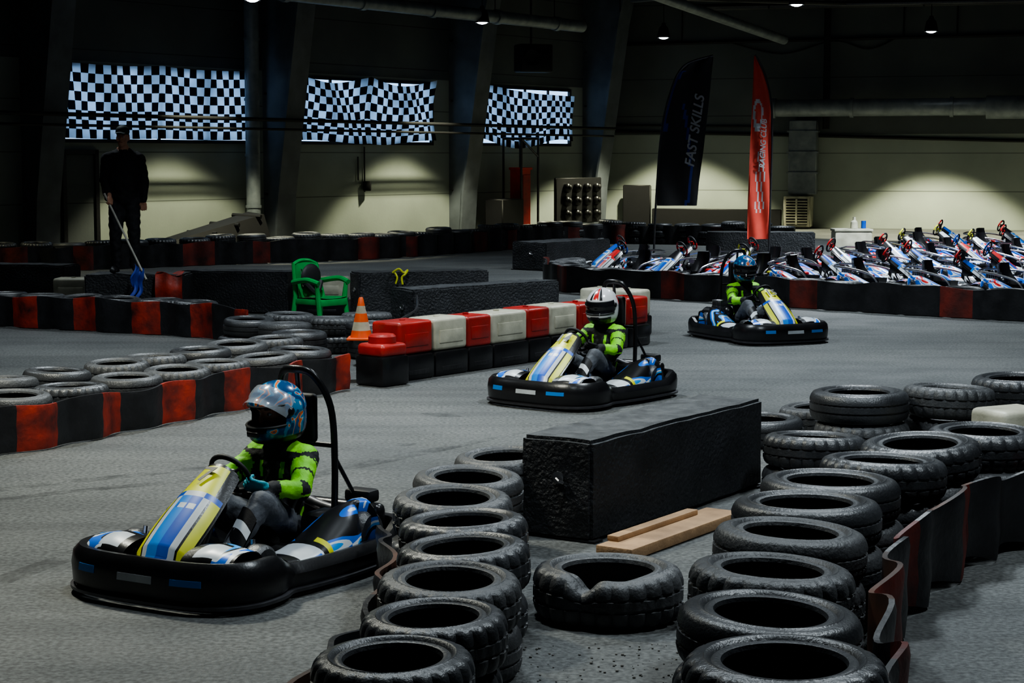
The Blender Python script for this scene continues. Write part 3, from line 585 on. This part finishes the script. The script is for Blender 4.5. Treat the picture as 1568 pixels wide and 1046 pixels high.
def kart_geo(pod='pod',fend='pod2',stripe=('klblue','kblue','kyel'),numc='kyel',pk=None):
    G=Geo()
    def pr(i):
        t=topz(out[i].y); return [(0,.055),(.035,.04),(.055,.07),(.062,(t+.07)/2),(.05,t-.03),(.015,t),(-.03,t-.005),(-.045,t-.04),(-.02,.09)]
    vs,fs=g_sweep(out,pr,True)
    G.add((vs,fs),'blackp' if not pk else [('kwhite' if (k//9)%40 in (3,4,5,6,16,17,18) and k%9 in (2,3,4) else 'blackp') for k in range(len(fs))])
    G.add(g_sweep(out,lambda i:[(.045,.025),(.07,.03),(.07,.045),(.045,.05)],True),'dmetal')
    def decal(i0,i1,z0,z1,mt):
        n=len(out); path=[out[i%n] for i in range(i0,i1+1)]
        G.add(g_sweep(path,[(.058,z0),(.067,z0),(.062,z1),(.05,z1)]),mt)
    decal(-2,2,.13,.165,'kwhite'); decal(4,8,.135,.165,'klblue'); decal(-8,-5,.14,.175,'klblue')
    n=len(out); G.add(([(p.x*.96,p.y*.96,.05) for p in out]+[(p.x*.96,p.y*.96,.075) for p in out],[list(range(n)),list(range(n,2*n))[::-1]]),'chassis')
    for sx in (-1,1):
        G.add(g_tube(cat([(sx*.2,-.75,.1),(sx*.28,-.4,.1),(sx*.36,0,.1),(sx*.3,.5,.12),(sx*.3,.8,.14)],5),.016,8),'dmetal')
        wheel(G,(sx*.46,-.45,.135),.13,.12); wheel(G,(sx*.46,.56,.15),.145,.2)
        G.add(g_tube([(sx*.12,-.44,.14),(sx*.42,-.45,.14)],.014,8),'metal')
    G.add(g_tube([(-.45,.56,.15),(.45,.56,.15)],.018,8),'metal')
    def nose(a,b):
        x=a*2-1; hw=.18-.05*b+.03*math.sin(b*math.pi); y=-.84+.60*b; z=.225+.37*b**.85-.055*abs(x)**2.5
        if b<.08: z-=.03
        return Vector((x*hw,y+.03*abs(x)**2,z))
    vs,fs=g_grid(28,36,nose); mt=[]
    for k in range(len(fs)):
        i=k%28;j=k//28; xs=(i+.5)/14-1; x=abs(xs); b=(j+.5)/36
        c=stripe[2] if x>.74 else 'blackp' if x>.66 else 'kwhite' if x>.45 else (stripe[0] if xs<0 else stripe[1])
        if b>.66: c=numc if x<.74 else 'blackp'
        elif .61<b<=.66: c='kwhite' if x<.45 else stripe[1]
        elif .47<b<=.54 and x<.36: c='kwhite' if (j%4) and int(xs*14+20)%5 else stripe[1]
        if b>.96: c='blackp'
        mt.append(c)
    G.add((vs,fs),mt); G.add(([v-Vector((0,-.01,.02)) for v in vs],fs),'blackp')
    G.add(g_box((0,-.3,.42),(.1,.2,.16),.03),'blackp')
    for sx in (-1,1):
        def fen(a,b,sx=sx):
            t=a*math.pi; x=.21+.33*b; y=-.66-.2*math.cos(t)*(1-.25*b); z=.17+.12*math.sin(t)**.7*(1-.35*abs(b-.45))
            return Vector((sx*x,y,z))
        vs,fs=g_grid(16,10,fen); G.add((vs,fs),['kwhite' if 3<=(k%16)<8 and 1<(k//16)<7 else (fend if (k//16)>5 or (k%16)>8 else 'blackp') for k in range(len(fs))])
        G.add(g_tube([(sx*.42,-.45,.1),(sx*.40,-.43,.28)],.015,8),'metal')
        def wing(a,b,sx=sx): return Vector((sx*(.20+.14*a),-.42+.16*b-.05*a,.26+.14*b-.05*a+.02*math.sin(a*3)))
        vs,fs=g_grid(8,8,wing); G.add((vs,fs),['kwhite' if (k//8) in (3,4) else 'blackp' for k in range(len(fs))]); G.add(([v-Vector((0,0,.015)) for v in vs],fs),'blackp')
        def podf(a,b,sx=sx):
            y=-.30+.98*b; w=.2*(math.sin(math.pi*min(1,b*1.15+.08))**.35 if b<.85 else (1-b)/.15*.9+.1); w=max(w,.03)
            t=math.pi*a; hgt=.06+.17*sstep(.15,.8,b)
            return Vector((sx*(.455+.165*math.cos(t)*1.0*min(1,w*6)),y,.12+hgt*math.sin(t)**.6*(1.0 if b<.95 else .6)))
        vs,fs=g_grid(12,24,podf); G.add((vs,fs),['kwhite' if (k//12) in (2,3,4,5,6) and (k%12)>1 else (stripe[2] if (k//12)==8 and (k%12)<5 else ('blackp' if (k//12) in (0,1,7) else pod)) for k in range(len(fs))])
        if pk:   # side guard rails on the parked rental karts
            G.add(g_tube(cat([(sx*.52,-.2,.2),(sx*.54,-.05,.34),(sx*.54,.35,.42),(sx*.4,.72,.44),(0,.82,.46)],6),.016,8),'metal')
    G.add(g_box((0,.8,.22),(.95,.1,.14),.04,3),'blackp'); G.add(g_box((.3,.82,.32),(.2,.12,.07),.02),'chassis')
    G.add(g_box((-.3,.48,.26),(.18,.26,.2),.02),'dmetal')
    for k in range(6): G.add(g_box((-.3,.38+.04*k,.38),(.17,.012,.1),.002,1),'metal')
    G.add(g_ell((-.3,.3,.3),(.08,.09,.08)),'blackp'); G.add(g_tube(cat([(-.25,.6,.3),(-.15,.72,.3),(.05,.74,.25),(.25,.76,.22)],5),.03,10),'metal')
    G.add(g_box((.3,.38,.22),(.16,.26,.16),.04),'blackp' if not pk else pk)
    def seat(a,b):
        x=a*2-1
        if b<.4: q=b/.4; y=-.06+.38*q; z=.12+.02*q
        else: q=(b-.4)/.6; y=.34+.18*q+.05*math.sin(q*3); z=.14+.42*q
        hw=.2-.03*b; lift=.14*abs(x)**3*(1-.3*b); fw=.10*abs(x)**3 if b>.4 else 0
        return Vector((x*hw,y-fw,z+(lift if b<.5 else lift*(1-(b-.5)*2))))
    vs,fs=g_grid(16,22,seat); G.add((vs,fs),'blackp'); G.add(([v+Vector((0,.02,-.015)) for v in vs],fs),'blackp')
    sz=.53 if not pk else .62
    Xs=Matrix.Translation((0,-.12,sz))@Matrix.Rotation(R(-52 if not pk else -62),4,'X')
    ring=[(.135*math.cos(t),.12*math.sin(t),0) for t in [2*math.pi*k/28 for k in range(28)]]
    vs,fs=g_tube(ring,.014 if not pk else .018,10,True); G.add((vs,fs),'blackm' if not pk else [(pk if (k//10)%14<5 else 'blackm') for k in range(len(fs))],Xs)
    for a in (R(90+120),R(-30),R(90)): G.add(g_tube([(0,0,-.015),(.13*math.cos(a),.115*math.sin(a),0)],.009,8),'dmetal',Xs)
    G.add(g_box((0,0,-.005),(.1,.07,.025),.01),'blackp' if not pk else pk,Xs)
    G.add(g_tube([(0,-.12,sz),(0,-.42,.14)],.014,8),'dmetal')
    for sx in (-1,1): G.add(g_box((sx*.17,-.68,.2),(.06,.02,.1),.006),'metal')
    return G
KM=kart_geo().mesh('go_kart_body'); KP=[kart_geo('podw','podr',('kblue','klblue','kwhite'),'kblue','kred').mesh('parked_kart_body_blue'),kart_geo('podr','podw',('kred','kblue','kwhite'),'kwhite','kyel').mesh('parked_kart_body_red'),kart_geo('podw','podw',('kblue','kred','kwhite'),'kred','kblue').mesh('parked_kart_body_white'),kart_geo('podr','podr',('klblue','kblue','kwhite'),'blackp','kred').mesh('parked_kart_body_dark')]
def hoop_geo():
    G=Geo(); G.add(g_tube(cat([(-.22,.62,.12),(-.22,.64,.5),(-.20,.63,.8),(-.12,.56,.97),(0,.53,1.0),(.12,.56,.97),(.20,.63,.8),(.22,.64,.5),(.22,.62,.12)],6),.022,10),'blackp')
    for sx in (-1,1): G.add(g_tube([(sx*.21,.64,.55),(sx*.3,.86,.2)],.013,8),'blackp')
    G.add(g_tube([(-.2,.635,.6),(.2,.635,.6)],.014,8),'blackp'); G.add(g_box((0,.6,.74),(.22,.06,.26),.025,3),'blackm'); G.add(g_tube([(0,.62,.5),(0,.55,.98)],.016,8),'blackp')
    return G
HM=hoop_geo().mesh('roll_hoop')
def hand_geo(mt,mirror=1):
    G=Geo(); m=mirror
    G.add(g_ell((.05,0,0),(.048,.04,.018),16,10),mt); capsule(G,(-.02,0,0),(.03,0,0),.026,.028,mt)
    for yy,l in ((.031,.92),(.0105,1.0),(-.0105,.95),(-.031,.78)):
        b=Vector((.078,yy*m,.004)); p1=b+Vector((.036*l,0,-.006)); p2=p1+Vector((.006,0,-.028*l)); p3=p2+Vector((-.022*l,0,-.012))
        capsule(G,(.04,yy*.8*m,.002),b,.011,.0105,mt); capsule(G,b,p1,.0105,.0095,mt); capsule(G,p1,p2,.0095,.0085,mt); capsule(G,p2,p3,.0085,.0075,mt)
    capsule(G,(.02,.03*m,-.006),(.045,.052*m,-.018),.014,.012,mt); capsule(G,(.045,.052*m,-.018),(.07,.048*m,-.038),.0115,.0095,mt); capsule(G,(.07,.048*m,-.038),(.088,.036*m,-.045),.0095,.008,mt)
    return vox(G,.0045,2)
HAND={}
def hand(mt,mir):
    k=(mt,mir)
    if k not in HAND:
        me=hand_geo(mt,mir); me.materials.clear(); me.materials.append(M[mt]); HAND[k]=me
    return HAND[k]
def hand_mat(grip,approach,bar):
    X=Vector(approach).normalized(); Y=Vector(bar); Y=(Y-X*Y.dot(X)).normalized(); Z=X.cross(Y)
    Rm=Matrix((X,Y,Z)).transposed().to_4x4(); off=Rm@Vector((.098,0,-.024)); Rm.translation=Vector(grip)-off; return Rm
def head_geo(scale=1):
    G=Geo(); s=scale
    G.add(g_ell((0,0,.02*s),(.076*s,.095*s,.10*s),24,18),'skin'); G.add(g_ell((0,-.02*s,-.055*s),(.058*s,.068*s,.06*s),20,14),'skin'); G.add(g_ell((0,-.055*s,-.095*s),(.026*s,.024*s,.02*s),12,8),'skin')
    capsule(G,(0,-.09*s,.015*s),(0,-.112*s,-.022*s),.009*s,.014*s); capsule(G,(-.02*s,-.082*s,-.055*s),(.02*s,-.082*s,-.055*s),.009*s,.009*s); capsule(G,(-.045*s,-.078*s,.035*s),(.045*s,-.078*s,.035*s),.011*s,.011*s)
    for sx in (-1,1): G.add(g_ell((sx*.079*s,.01*s,-.005*s),(.010*s,.02*s,.03*s),12,8),'skin'); G.add(g_ell((sx*.045*s,-.06*s,-.025*s),(.022*s,.022*s,.02*s),10,8),'skin')
    me=vox(G,.006,2); me.materials.clear(); me.materials.append(M['skin'])
    G2=Geo()
    for sx in (-1,1):
        G2.add(g_ell((sx*.031*s,-.083*s,.012*s),(.014*s,.011*s,.008*s),12,8),'hwhite'); G2.add(g_ell((sx*.031*s,-.0925*s,.012*s),(.006*s,.004*s,.006*s),10,6),'eye')
        G2.add(g_tube([(sx*.014*s,-.094*s,.034*s),(sx*.048*s,-.083*s,.036*s)],.004*s,6),'hair')
    G2.add(g_tube([(-.02*s,-.0905*s,-.056*s),(.02*s,-.0905*s,-.056*s)],.003*s,6),'belt_drk')
    return me,G2
HEAD,EYES=head_geo(); EYES=EYES.mesh('face_features')
def helmet_meshes(shell,accent):
    def surf(th,ph,k=1.0):
        x=math.sin(ph)*math.sin(th); y=-math.sin(ph)*math.cos(th); z=math.cos(ph)
        X=x*.125;Y=y*.148;Z=z*.14
        if z<0: g=1/(max(.35,math.sin(ph)))**.65; X*=g*.97; Y*=g*.97
        if y<-.2 and z<-.1: Y-=.028*min(1,(-z-.1)/.3)*min(1,(-y-.2)/.4)
        Z=max(Z,-.125); return Vector((X*k,Y*k,Z*k))
    nu,nv=64,40; G=Geo(); V=Geo()
    def isport(th,ph): return abs(th)<R(68) and R(70)<ph<R(106)
    fs=[];mt=[];vs=[]; phm=R(158)
    for j in range(nv+1):
        for i in range(nu): vs.append(surf(-math.pi+2*math.pi*i/nu,phm*j/nv))
    for j in range(nv):
        for i in range(nu):
            th=-math.pi+2*math.pi*(i+.5)/nu; ph=phm*(j+.5)/nv; f=[j*nu+i,j*nu+(i+1)%nu,(j+1)*nu+(i+1)%nu,(j+1)*nu+i]
            if isport(th,ph): continue
            fs.append(f); mt.append(accent(th,ph) or shell)
    G.add((vs,fs),mt); G.add(([v*.93 for v in vs],fs),'blackm')
    G.add(g_tube([surf(R(a),R(69),1.005) for a in range(-68,69,8)],.006,6),'blackm'); G.add(g_tube([surf(R(a),R(107),1.005) for a in range(-68,69,8)],.006,6),'blackm')
    for sx in (-1,1): G.add(g_ell(surf(sx*R(78),R(84)),(.012,.02,.02),10,8),'blackp')
    G.add(g_box((0,-.165,-.07),(.07,.015,.025),.005),'blackp')
    V.add(g_grid(24,8,lambda a,b:surf(R(-74+148*a),R(67+42*b),1.03)),'visor'); V2=Geo(); V2.add(g_grid(24,8,lambda a,b:surf(R(-74+148*a),R(67+42*b),1.05)),'visorc')
    return G.mesh('helmet_shell'),V.mesh('visor'),V2.mesh('visor')
def acc1(th,ph): return 'blackp' if ph>R(135) or (abs(th)<R(35) and R(108)<ph<R(120)) else None
def acc2(th,ph):
    if abs(th)<R(14) and ph<R(60): return 'hred'
    if abs(th)>R(100) and R(60)<ph<R(85): return 'hred'
    if ph>R(118) and abs(th)<R(60): return 'blackp'
    if R(18)<abs(th)<R(26) and ph<R(62): return 'blackp'
    return None
HEL={'a':helmet_meshes('helmcol',acc1),'b':helmet_meshes('hwhite',acc2)}; HEL['c']=HEL['a']
def paint(me,segs,fn,amp=1):
    names=[]; idx=[]
    for p in me.polygons:
        c=Vector(p.center); best=None;bd=9
        for a,b,ra,rb,lab in segs:
            d,t=segd(c,a,b); d-=ra+(rb-ra)*t
            if d<bd: bd=d;best=(lab,t)
        mm=fn(best[0],best[1],c,p.normal)
        if mm not in names: names.append(mm)
        idx.append(names.index(mm))
    me.materials.clear()
    for x in names: me.materials.append(M[x])
    me.polygons.foreach_set('material_index',idx); me.polygons.foreach_set('use_smooth',[True]*len(me.polygons))
    for v in me.vertices:
        q=v.co*16; v.co+=Vector(v.normal)*(.009*noise.noise(q)+.004*noise.noise(q*2.3))*amp
KS=.83
def driver(parentloc,rz,hel,yaw=0,gl='teal',visor=True):
    e=empty('kart_driver',parentloc,rz)
    G=Geo(); segs=[]
    def cp(a,b,ra,rb,lab): capsule(G,a,b,ra,rb,'jblack'); segs.append((Vector(a),Vector(b),ra,rb,lab))
    G.add(g_ell((0,.32,.46),(.155,.11,.16)),'jblack'); G.add(g_ell((0,.285,.32),(.14,.115,.13)),'jblack'); G.add(g_ell((0,.24,.235),(.155,.14,.1)),'jblack')
    segs.append((Vector((-.06,.32,.46)),Vector((.06,.32,.46)),.12,.12,'chest')); segs.append((Vector((0,.285,.36)),Vector((0,.285,.3)),.13,.13,'waist')); segs.append((Vector((-.07,.24,.2)),Vector((.07,.24,.2)),.1,.1,'hip'))
    cp((0,.32,.56),(0,.30,.67),.085,.055,'neck')
    hm={}
    Xs=Matrix.Diagonal((KS,KS,1,1))@Matrix.Translation((0,-.12,.53))@Matrix.Rotation(R(-52),4,'X')
    for sx in (-1,1):
        sh=(sx*.15,.315,.555); el=(sx*.245,.15,.43)
        a=R(20) if sx>0 else R(160); gp=Xs@Vector((.135*math.cos(a),.12*math.sin(a),0)); tang=(Xs.to_3x3()@Vector((-math.sin(a),math.cos(a),0)))*sx
        ap=(gp-Vector(el)).normalized(); ap=(ap+Vector((-sx*.1,-.1,.05))).normalized()
        mir=1 if sx>0 else -1
        HMx=hand_mat(gp,ap,tang*mir); wr=HMx.translation
        cp((sx*.05,.32,.56),sh,.085,.078,'sh'); cp(sh,el,.072,.056,'ua'); cp(el,wr,.054,.036,'fa')
        hm[sx]=(HMx,mir)
        hip=(sx*.085,.22,.22); kn=(sx*.195,-.11,.40); an=(sx*.185,-.40,.17)
        cp(hip,kn,.092,.068,'th'); cp(kn,an,.066,.046,'ca'); cp((sx*.18,-.38,.14),(sx*.17,-.53,.2),.042,.034,'ft')
    me=vox(G,.012,3)
    def fn(lab,t,c,n):
        if lab in ('th','ca','hip'): return 'pants'
        if lab=='ft': return 'shoeo' if t<.3 and hel=='a' else 'shoe'
        if lab=='fa': return 'lime' if .12<t<.75 else 'jblack'
        if lab=='ua': return 'lime' if t>.1 and n.z>-.5 and abs(math.sin(t*9+c.z*8))>.25 else 'jblack'
        if lab=='sh': return 'lime' if c.z>.6 and abs(c.x)>.08 else 'jblack'
        if lab=='chest': return 'lime' if (.42<c.z+.1*abs(c.x)<.45) or (.05<abs(c.x)-.1*(c.z-.46)<.075 and c.z>.46) else 'jblack'
        if lab=='waist': return 'lime' if abs(c.x)>.1 and c.z<.31 else 'jblack'
        return 'jblack'
    paint(me,segs,fn); obj('body',me,e)
    for sx in (-1,1):
        X,mir=hm[sx]; o=obj('hand',hand(gl,mir),e); o.matrix_local=X
    hl=empty('helmet'); hl.parent=e; hl.location=(0,.285,.80); hl.rotation_euler=(R(8),0,yaw); hl.scale=(1.13,1.13,1.13)
    sh,v,v2=HEL[hel]; obj('shell',sh,hl)
    obj('head',HEAD,hl,(0,.0,-.005),sc=(.95,.95,.95)); obj('face_features',EYES,hl,(0,.0,-.005),sc=(.95,.95,.95))
    if visor: obj('visor',v,hl)
    else: obj('visor',v2,hl,rot=(R(-42),0,0))
    return e
def kart(x,y,rz,num=None):
    e=empty('go_kart',(x,y,0),rz); obj('chassis_and_bodywork',KM,e,sc=(KS,KS,1)); obj('roll_hoop',HM,e,sc=(KS,KS,1))
    text_obj(num,.14,'num',e,(0,-.352*KS,.555),(R(33),0,0),'race_number',bold=.002,shear=0)
    return e
for x,y,rz,num,h,yaw,gl,vis in ((-1.35,9.08,R(-30),'7','a',R(-8),'teal',False),(.62,15.8,R(-38),'14','b',R(12),'jblack',True),(2.84,21.1,R(24),'15','c',R(-22),'jblack',True)):
    kart(x,y,rz,num); driver((x,y,0),rz,h,yaw,gl,vis)
def parked(x,y,rz):
    obj('parked_go_kart',random.choice(KP),None,(x,y,0),(0,0,rz),(KS,KS,1.0))
for i in range(9):
    f=i/8; parked(1.9+7.4*f,30.1-5.2*f+.3*math.sin(f*3.14),R(-58 if i<3 else 50)+random.uniform(-.12,.12))
for x,y in ((2.0,32.0),(3.2,31.6),(4.2,31.2)): parked(x,y,R(-62)+random.uniform(-.1,.1))
for i in range(6): parked(5.3+1.15*i,30.9-.65*i,R(55)+random.uniform(-.15,.15))
for i in range(6): parked(6.6+1.2*i,33.0-.45*i,R(50)+random.uniform(-.15,.15))
for i in range(6): parked(7.4+1.25*i,35.2-.3*i,R(50)+random.uniform(-.15,.15))
for i in range(6): parked(8.6+1.25*i,37.4-.3*i,R(50)+random.uniform(-.15,.15))
for i in range(6): parked(9.2+1.25*i,39.8-.3*i,R(50)+random.uniform(-.15,.15))
# ------------------------------------------------------------------ marshal
M['mpants']=mat('black_trousers',(.014,.014,.018),.8,bump=.3,bscale=20)
M['mjack']=mat('black_hoodie',(.006,.006,.008),.85,bump=.3,bscale=20)
M['cap']=mat('cap_dark_green',(.01,.03,.022),.7)
M['flagbl2']=mat('signal_flag_blue',(.03,.08,.5),.6,col2=(.02,.04,.28))
M['stick']=mat('ash_stick',(.5,.48,.42),.6)
def marshal(x,y,z,rz):
    e=empty('track_marshal',(x,y,z),rz); G=Geo(); segs=[]
    def cp(a,b,ra,rb,lab): capsule(G,a,b,ra,rb,'jblack'); segs.append((Vector(a),Vector(b),ra,rb,lab))
    G.add(g_ell((0,0,1.33),(.195,.13,.25)),'jblack'); G.add(g_ell((0,0,1.12),(.19,.135,.22)),'jblack'); G.add(g_ell((0,0,.96),(.185,.14,.13)),'jblack')
    segs.append((Vector((-.07,0,1.35)),Vector((.07,0,1.35)),.15,.15,'to'))
    segs.append((Vector((0,0,1.2)),Vector((0,0,1.0)),.17,.17,'to'))
    segs.append((Vector((-.06,0,.86)),Vector((.06,0,.86)),.12,.12,'hip'))
    cp((0,0,1.48),(0,-.01,1.62),.085,.06,'neck'); G.add(g_ell((0,.06,1.53),(.12,.09,.06)),'jblack')
    arms={-1:((-.2,0,1.46),(-.245,.04,1.17),(-.2,-.12,.95)),1:((.2,0,1.46),(.255,.04,1.17),(.25,-.04,.92))}
    for sx,(s,el,wr) in arms.items():
        cp((sx*.08,0,1.49),s,.09,.082,'to'); cp(s,el,.082,.064,'arm'); cp(el,wr,.062,.042,'arm')
        hip=(sx*.09,0,.9); kn=(sx*.115,-.02+.02*sx,.5); an=(sx*.12,.02,.1)
        cp(hip,kn,.112,.082,'leg'); cp(kn,an,.08,.066,'leg'); cp((sx*.12,.03,.05),(sx*.15,-.17,.04),.05,.04,'foot')
    me=vox(G,.018,4)
    paint(me,segs,lambda lab,t,c,n:{'leg':'mpants','hip':'mpants','foot':'shoe','neck':'skin' if c.z>1.57 else 'mjack'}.get(lab,'mjack'),1.6); obj('body',me,e)
    obj('head',HEAD,e,(0,-.02,1.72),(0,0,R(-12))); obj('face_features',EYES,e,(0,-.02,1.72),(0,0,R(-12)))
    G=Geo(); G.add(g_ell((0,0,.06),(.088,.105,.08),24,12),'cap'); G.add(g_grid(10,6,lambda a,b:Vector(((a-.5)*.15*(1-.3*b),-.09-.075*b-.01*math.cos((a-.5)*3),.055-.012*b-.03*(a-.5)**2*4*.5))),'cap'); G.add(g_ell((0,.045,.0),(.078,.06,.07),16,10),'hair')
    obj('cap',G,e,(0,-.02,1.745),(0,0,R(-12)))
    p0=Vector((-.23,-.22,1.02)); p1=Vector((.24,-.5,.05)); pd=(p1-p0).normalized(); grip=p0+pd*.14
    X=hand_mat(grip,Vector((.1,-.55,-.8)),pd); o=obj('hand',hand('skin',1),e); o.matrix_local=X
    X=Matrix.Translation((.25,-.04,.92))@Matrix.Rotation(R(92),4,'Y')@Matrix.Rotation(R(80),4,'X'); o=obj('hand',hand('skin',-1),e); o.matrix_local=X
    G=Geo(); G.add(g_tube([p0,p1+pd*.12],.013,8),'stick'); obj('flag_stick',G,e)
    def cl(a,b):
        q=p1+pd*(-.12+.22*a); sp=.35+.65*b
        return q+Vector(((-.17*a-.02)*sp*math.sin(b*1.6)+.03*math.sin(b*9+a*4),.03*math.cos(b*8+a*5)-.03*b,-.42*b-.02*math.sin(a*9)))
    G=Geo(); G.add(g_grid(16,16,cl),'flagbl2'); G.add(([v+Vector((-.06,-.035,.02)) for v in g_grid(16,16,cl)[0]],g_grid(16,16,cl)[1]),'flagbl2'); obj('signal_flag',G,e)
marshal(-4.97,23.5,.615,R(8))
# ------------------------------------------------------------------ camera
cam=D.cameras.new('camera'); cam.lens=64.3; cam.sensor_width=36; cam.clip_end=200
co=D.objects.new('camera',cam); SC.collection.objects.link(co); co.location=(0,0,2.1); co.rotation_euler=(R(90-5.77),0,0); SC.camera=co
try: SC.view_settings.look='AgX - Medium High Contrast'
except Exception as ex: print(ex)
